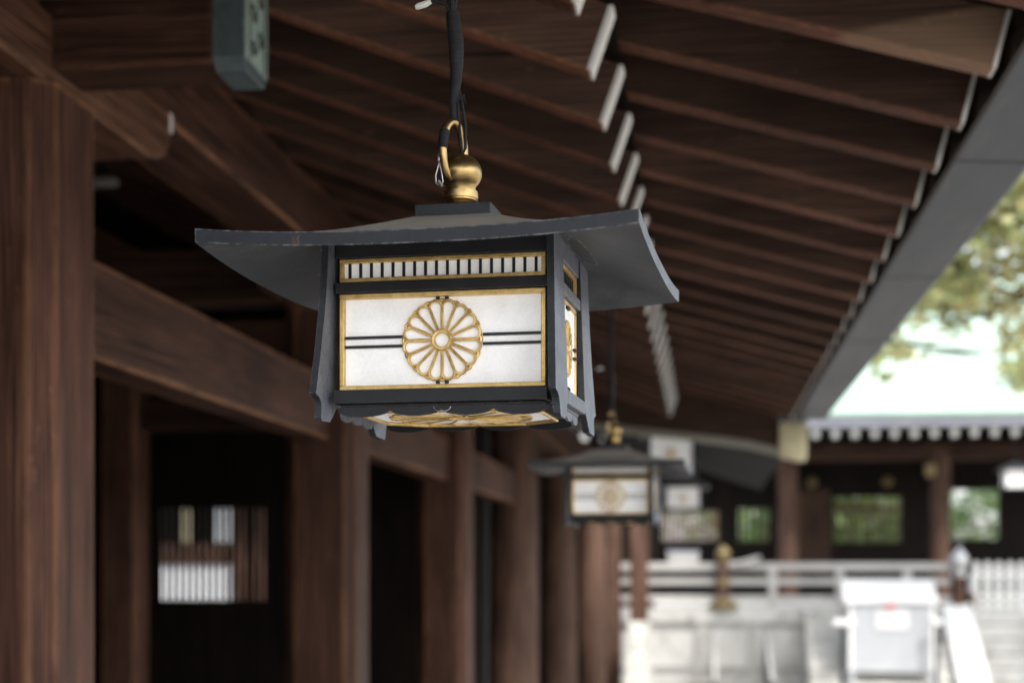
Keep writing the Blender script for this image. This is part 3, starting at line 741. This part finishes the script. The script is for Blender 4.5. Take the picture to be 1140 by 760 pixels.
# white covered stand with a notice
bx0, bz1 = at(945, 672, 28.0); bx1, bz0 = at(1040, 748, 28.0)
bx = (bx0+bx1)/2
bo = thing('covered_stand', 'white cloth covered stand with a small paper notice and red mark, before the steps', 'stand', (bx, 28.3, 0))
BO = Vector(bo.location); w2 = (bx1-bx0)/2
MB().box(bx-w2, bx+w2, 28.0, 28.7, bz0, bz1).build('body_board', GREYW, bo, origin=BO, bevel=.01)
zt = at(990, 645, 28.5)[1]
MB().prism([(27.93, bz1+.004), (27.93, bz1+.05), (28.62, zt), (28.72, zt), (28.72, bz1+.004)], 'x', bx-w2-.09, bx+w2+.07).build('cloth_cover', WHITE, bo, origin=BO, bevel=.02)
for sx in (-1, 1):
    for yy in (28.06, 28.64): MB().box(bx+sx*(w2-.06)-.045, bx+sx*(w2-.06)+.045, yy-.04, yy+.04, 0, bz0).build('leg', GREYW, bo, origin=BO)
    MB().box(bx+sx*(w2-.03)-.028, bx+sx*(w2-.03)+.028, 27.985, 27.998, bz0+.02, bz1-.02).build('edge_strip', PLASTIC, bo, origin=BO)
a = at(975, 700, 27.98); b = at(1011, 678, 27.98)
nt_ = MB().box(a[0], b[0], 27.975, 27.99, a[1], b[1]).build('paper_notice', WHITE, bo, origin=BO)
a = at(987, 676, 27.97); b = at(995, 671, 27.97)
MB().box(a[0], b[0], 27.90, 27.925, a[1], b[1]).build('red_mark', REDM, bo, origin=BO)
for (u, lab, wd) in ((938, 'barrier post with flat white cap left of the covered stand', .2), (1041, 'barrier post with small white cap right of the covered stand', .09)):
    x, z = at(u, 692, 27.9)
    p = thing('barrier_post', lab, 'post', (x, 27.7, 0), 0, 'posts flanking the covered stand')
    MB().tube([(0,0,0),(0,0,z-.06)], .045, 10).build('post_shaft', BLACKM, p, smooth=True)
    MB().box(-wd, wd, -.06, .06, z-.06, z+.06).build('post_cap', WHITE, p, bevel=.03)
    MB().lathe([(.2,0),(.2,.03),(.06,.06)], seg=20).build('post_base', BLACKM, p, smooth=True)
# small stone stair at the foot of the round columns
x0, x1 = at(696, 730, 27)[0], at(719, 730, 27)[0]
s2 = thing('side_steps', 'narrow flight of worn pale steps past the last round column', 'steps', ((x0+x1)/2, 27.5, 0))
for i in range(6): MB().box(-(x1-x0)/2, (x1-x0)/2, -.9+.27*i, 1.2, .003+i*.25, .25*i+.25).build('step', STONE, s2, bevel=.02)
x, z = at(709, 650, 28.2)
sp = thing('square_pier', 'weathered pale brown pier just right of the last round column', 'post', (x, 29.2, 0))
MB().box(-.17, .17, -.15, .15, 0, EYE+1.0).build('pier_shaft', WRED, sp, bevel=.02)
MB().box(-.24, .24, -.22, .22, -.001, .2).build('pier_foot', STONED, sp, bevel=.02)

# ------------------------------------------------------------------ far lanterns
def far_lantern(label, x, y, z, w, h, top):
    t = thing('box_lantern', label, 'lantern', (x, y, z), 0, 'box lanterns hanging far back')
    d = w*.5
    MB().prism([(-d*1.45, h+.02), (d*1.45, h+.02), (d*1.5, h+.05), (d*.3, h+.17), (-d*.3, h+.17), (-d*1.5, h+.05)], 'y', -d*1.4, d*1.4).build('roof', ROOFM, t, bevel=.005)
    b = MB()
    for sx in (-1, 1):
        for sy in (-1, 1): b.box(sx*d-.02, sx*d+.02, sy*d-.02, sy*d+.02, -.05, h+.02)
    b.box(-d-.02, d+.02, -d-.02, d+.02, -.03, 0)
    b.build('frame', BLACKM, t)
    MB().box(-d+.02, d-.02, -d, d, .001, h+.018).build('white_pane', PAPER, t)
    g = crest(MB(), h*.2, h*.05, h*.009, 0, 5).xf(Matrix.Translation((0, -d-.012, h*.5)))
    g.build('crest', GOLD, t)
    MB().tube([(0,0,h+.16), (0,0,top-z)], .02, 8).build('hanger', BLACKM, t)
    return t
def soff(x): return EYE+1.13+(.8-x)/4.4*1.47
x, z = at(748, 524, 13.6)
far_lantern('bright white box lantern right of the second black lantern, hung high', x, 13.6, z, .40, .28, soff(x)+.05)
x, z = at(761, 566, 19.5)
far_lantern('small dim box lantern hanging lower, under the slate grey eave', x, 19.5, z, .44, .24, soff(x)+.05)
x, z = at(1131, 542, 35)
far_lantern('small white box lantern at the right edge, under the far hall eave', x, 35.2, z, .5, .36, fz)
x, z = at(760, 629, 29.8)
t = thing('sign_box', 'small pale box resting on the shaded left end of the railing', 'box', (x, ry, at(900, 630.5, ry)[1]+.075))
MB().box(-.3, .3, -.05, .05, 0, .2).build('box_body', PALE, t, bevel=.02)
MB().box(-.33, .33, -.07, .07, .201, .24).build('box_lid', LILAC, t, bevel=.01)

# ------------------------------------------------------------------ plaster wing seen through the slatted window
Wg = thing('plaster_wing', 'white plastered wing with brown posts seen through the slatted gallery window', 'building', (-7.2, 20, 0))
WO = Vector(Wg.location)
def wp(mb, name, mat): return mb.build(name, mat, Wg, origin=WO)
wp(MB().box(-11, -6.36, 20, 20.1, 0, EYE+.06), 'plaster_panel', PLASTER)
wp(MB().box(-6.6, -6.36, 20, 20.1, EYE+.36, EYE+1.3), 'plaster_panel', PLASTER)
wp(MB().box(-11, -6.361, 19.95, 20.1, EYE+.062, EYE+.34), 'beam', WRED)
wp(MB().box(-11, -6.62, 20.02, 20.12, EYE+.342, EYE+1.3), 'dark_panel', WALLD)
wp(MB().box(-7.08, -6.86, 19.93, 20.018, EYE+.342, EYE+1.3), 'post', CREAM)
for x in (-6.2, -5.9, -5.6): wp(MB().box(x-.13, x+.13, 19.9, 20.1, 0, EYE+1.3), 'post', WRED)
wp(MB().box(-6.36, -4.9, 20.12, 20.2, 0, EYE+1.3), 'board_wall', WALLD)
wp(MB().prism([(19.2, EYE+1.3), (24, EYE+1.3), (24, EYE+1.4), (21.6, EYE+2.8), (19.2, EYE+1.4)], 'x', -11.5, -4.8), 'roof', MINT)

# ------------------------------------------------------------------ trees
def tree(label, loc, h, blobs, mat, nleaf, size, seed, group='trees beyond the court'):
    rn = random.Random(seed)
    t = thing('broadleaf_tree', label, 'tree', loc, 0, group)
    tr = MB()
    fork = h*.42
    tr.tube([(0,0,-.05), (.05,0,fork*.5), (0,.1,fork), (.1,.1,h*.8)], [h*.04, h*.03, h*.024, h*.008], 10)
    for q_, (bx_, by, bz, r) in enumerate(blobs):
        if q_ and abs(bx_) > 4.5:
            # outer sprays hang from the nearest inner bough
            px, py, pz, _ = min((b for b in blobs if b[2] > bz+.3), key=lambda b: (b[0]-bx_)**2+(b[2]-bz)**2, default=blobs[0])
            tr.tube([(px, py, pz), (px*.4+bx_*.6, py*.4+by*.6, pz*.45+bz*.55+.15), (bx_, by, bz)], [h*.0025, h*.0018, h*.001], 6)
        else:
            tr.tube([(0,.05,fork*rn.uniform(.7,1.1)), (bx_*.4, by*.4, fork+(bz-fork)*.55), (bx_*.75, by*.75, bz*.97), (bx_, by, bz)], [h*.010, h*.0065, h*.004, h*.0015], 7)
        for j in range(5):
            a = Vector((rn.uniform(-1,1), rn.uniform(-1,1), rn.uniform(-.6,1))).normalized()*r*.85
            tr.tube([(bx_*.8, by*.8, bz), (bx_+a.x*.5, by+a.y*.5, bz+a.z*.5+.1), (bx_+a.x, by+a.y, bz+a.z)], [h*.0025, h*.0018, h*.0008], 5)
    tr.build('trunk', BARK, t, smooth=True)
    vs, fs = [], []
    tot = sum(b[3]**2 for b in blobs)
    for (bx_, by, bz, r) in blobs:
        n = int(nleaf*r*r/tot)
        # sprays of leaves grouped in clumps
        ncl = max(5, n//26)
        for c in range(ncl):
            d = Vector((rn.gauss(0,1), rn.gauss(0,1), rn.gauss(0,.8))).normalized()*r*(rn.random()**.45)
            cc = Vector((bx_, by, bz))+d; cr = r*rn.uniform(.2,.42)
            for q in range(26):
                p = cc+Vector((rn.gauss(0,1), rn.gauss(0,1), rn.gauss(0,.7)))*cr
                s = size*rn.uniform(.6,1.3)
                u = Vector((rn.gauss(0,1), rn.gauss(0,1), rn.gauss(0,.5))).normalized(); w_ = u.orthogonal().normalized()
                w_.rotate(Matrix.Rotation(rn.uniform(0,6.28), 3, u))
                i = len(vs)
                vs += [p-u*s, p+w_*s*.45-u*s*.1, p+u*s, p-w_*s*.45-u*s*.1]; fs.append((i,i+1,i+2,i+3))
    me = bpy.data.meshes.new('crown'); me.from_pydata([tuple(v) for v in vs], [], fs); me.materials.append(mat)
    o = bpy.data.objects.new('crown', me); COL.objects.link(o); o.parent = t
    return t
tree('tall tree turning orange and green, its boughs filling the upper right corner', (10.5, 25.5, 0), 13,
     [(-5.6,0,9.0,1.5), (-6.3,.3,8.1,1.1), (-4.6,-.4,10.6,1.8), (-3.4,.4,8.6,1.7), (-5.0,.3,7.5,1.1), (-7.1,.2,7.3,.75), (-6.1,.4,6.9,.6), (-7.5,.2,6.0,.42), (-4.9,.3,6.2,.8), (-5.3,.2,5.6,.45), (-7.3,.1,6.6,.5), (-6.9,.2,8.0,.7), (-1.5,.5,11.5,2.3), (0,0,8.5,2.2), (2.0,0,10,2.2), (-2.6,.3,13,2.0)], LEAFA, 30000, .115, 5)
tree('green tree standing behind the far hall, seen through its wide lattice window', (4.6, 58, 0), 8, [(0,0,5,2.6), (-1.9,0,4,2.2), (2.0,0,3.6,2.3), (.3,-.3,2.8,1.8)], LEAFB, 6000, .22, 11)
tree('leafy tree behind the far hall, seen through the narrow bright window', (.6, 60, 0), 8, [(-.5,0,5,2.0), (.8,0,3.5,1.2), (-.2,0,2.6,1.0)], LEAFB, 900, .2, 12)
tree('dark tree behind the far hall, seen through the opening on the right', (11.2, 58, 0), 9, [(0,0,5.5,2.2), (-1.6,0,4,1.5), (1.6,0,3.6,1.6), (.2,0,2.8,1.2)], LEAFB, 2200, .2, 13)

# ------------------------------------------------------------------ light, sky, camera
SUN_EL, SUN_AZ = R(50), R(146)                # azimuth clockwise from +Y
w = bpy.data.worlds.new('World'); S.world = w; w.use_nodes = True
nt = w.node_tree; bg = nt.nodes['Background']
sky = nt.nodes.new('ShaderNodeTexSky'); sky.sky_type = 'NISHITA'; sky.sun_disc = False
sky.sun_elevation = SUN_EL; sky.sun_rotation = SUN_AZ; sky.air_density = 1.0; sky.dust_density = 3.0; sky.ozone_density = 1.0
hs = nt.nodes.new('ShaderNodeHueSaturation'); hs.inputs['Saturation'].default_value = .35
nt.links.new(sky.outputs[0], hs.inputs['Color']); nt.links.new(hs.outputs[0], bg.inputs[0]); bg.inputs[1].default_value = .15
sd = bpy.data.lights.new('sun', 'SUN'); sd.energy = 1.6; sd.angle = R(10); sd.color = (1, .96, .9)
so = bpy.data.objects.new('sun', sd); COL.objects.link(so)
dirv = Vector((math.sin(SUN_AZ)*math.cos(SUN_EL), math.cos(SUN_AZ)*math.cos(SUN_EL), math.sin(SUN_EL)))
so.rotation_euler = dirv.to_track_quat('Z', 'Y').to_euler(); so.location = (20, -10, 30)

cd = bpy.data.cameras.new('camera'); co = bpy.data.objects.new('camera', cd); COL.objects.link(co); S.camera = co
cd.sensor_width = 36; cd.lens = 1700/1140*36; cd.shift_y = (632-380)/1140
cd.clip_start = .05; cd.clip_end = 2000
co.location = (0, 0, EYE); co.rotation_euler = (R(90), 0, TH)
cd.dof.use_dof = True; cd.dof.focus_distance = 1.93; cd.dof.aperture_fstop = 3.3; cd.dof.aperture_blades = 9
S.view_settings.view_transform = 'Standard'; S.view_settings.look = 'None'; S.view_settings.gamma = 1; S.view_settings.use_curve_mapping = False
S.view_settings.exposure = 1.75
S.cycles.max_bounces = 8; S.cycles.diffuse_bounces = 5; S.cycles.use_denoising = True
S.cycles.sample_clamp_indirect = 8
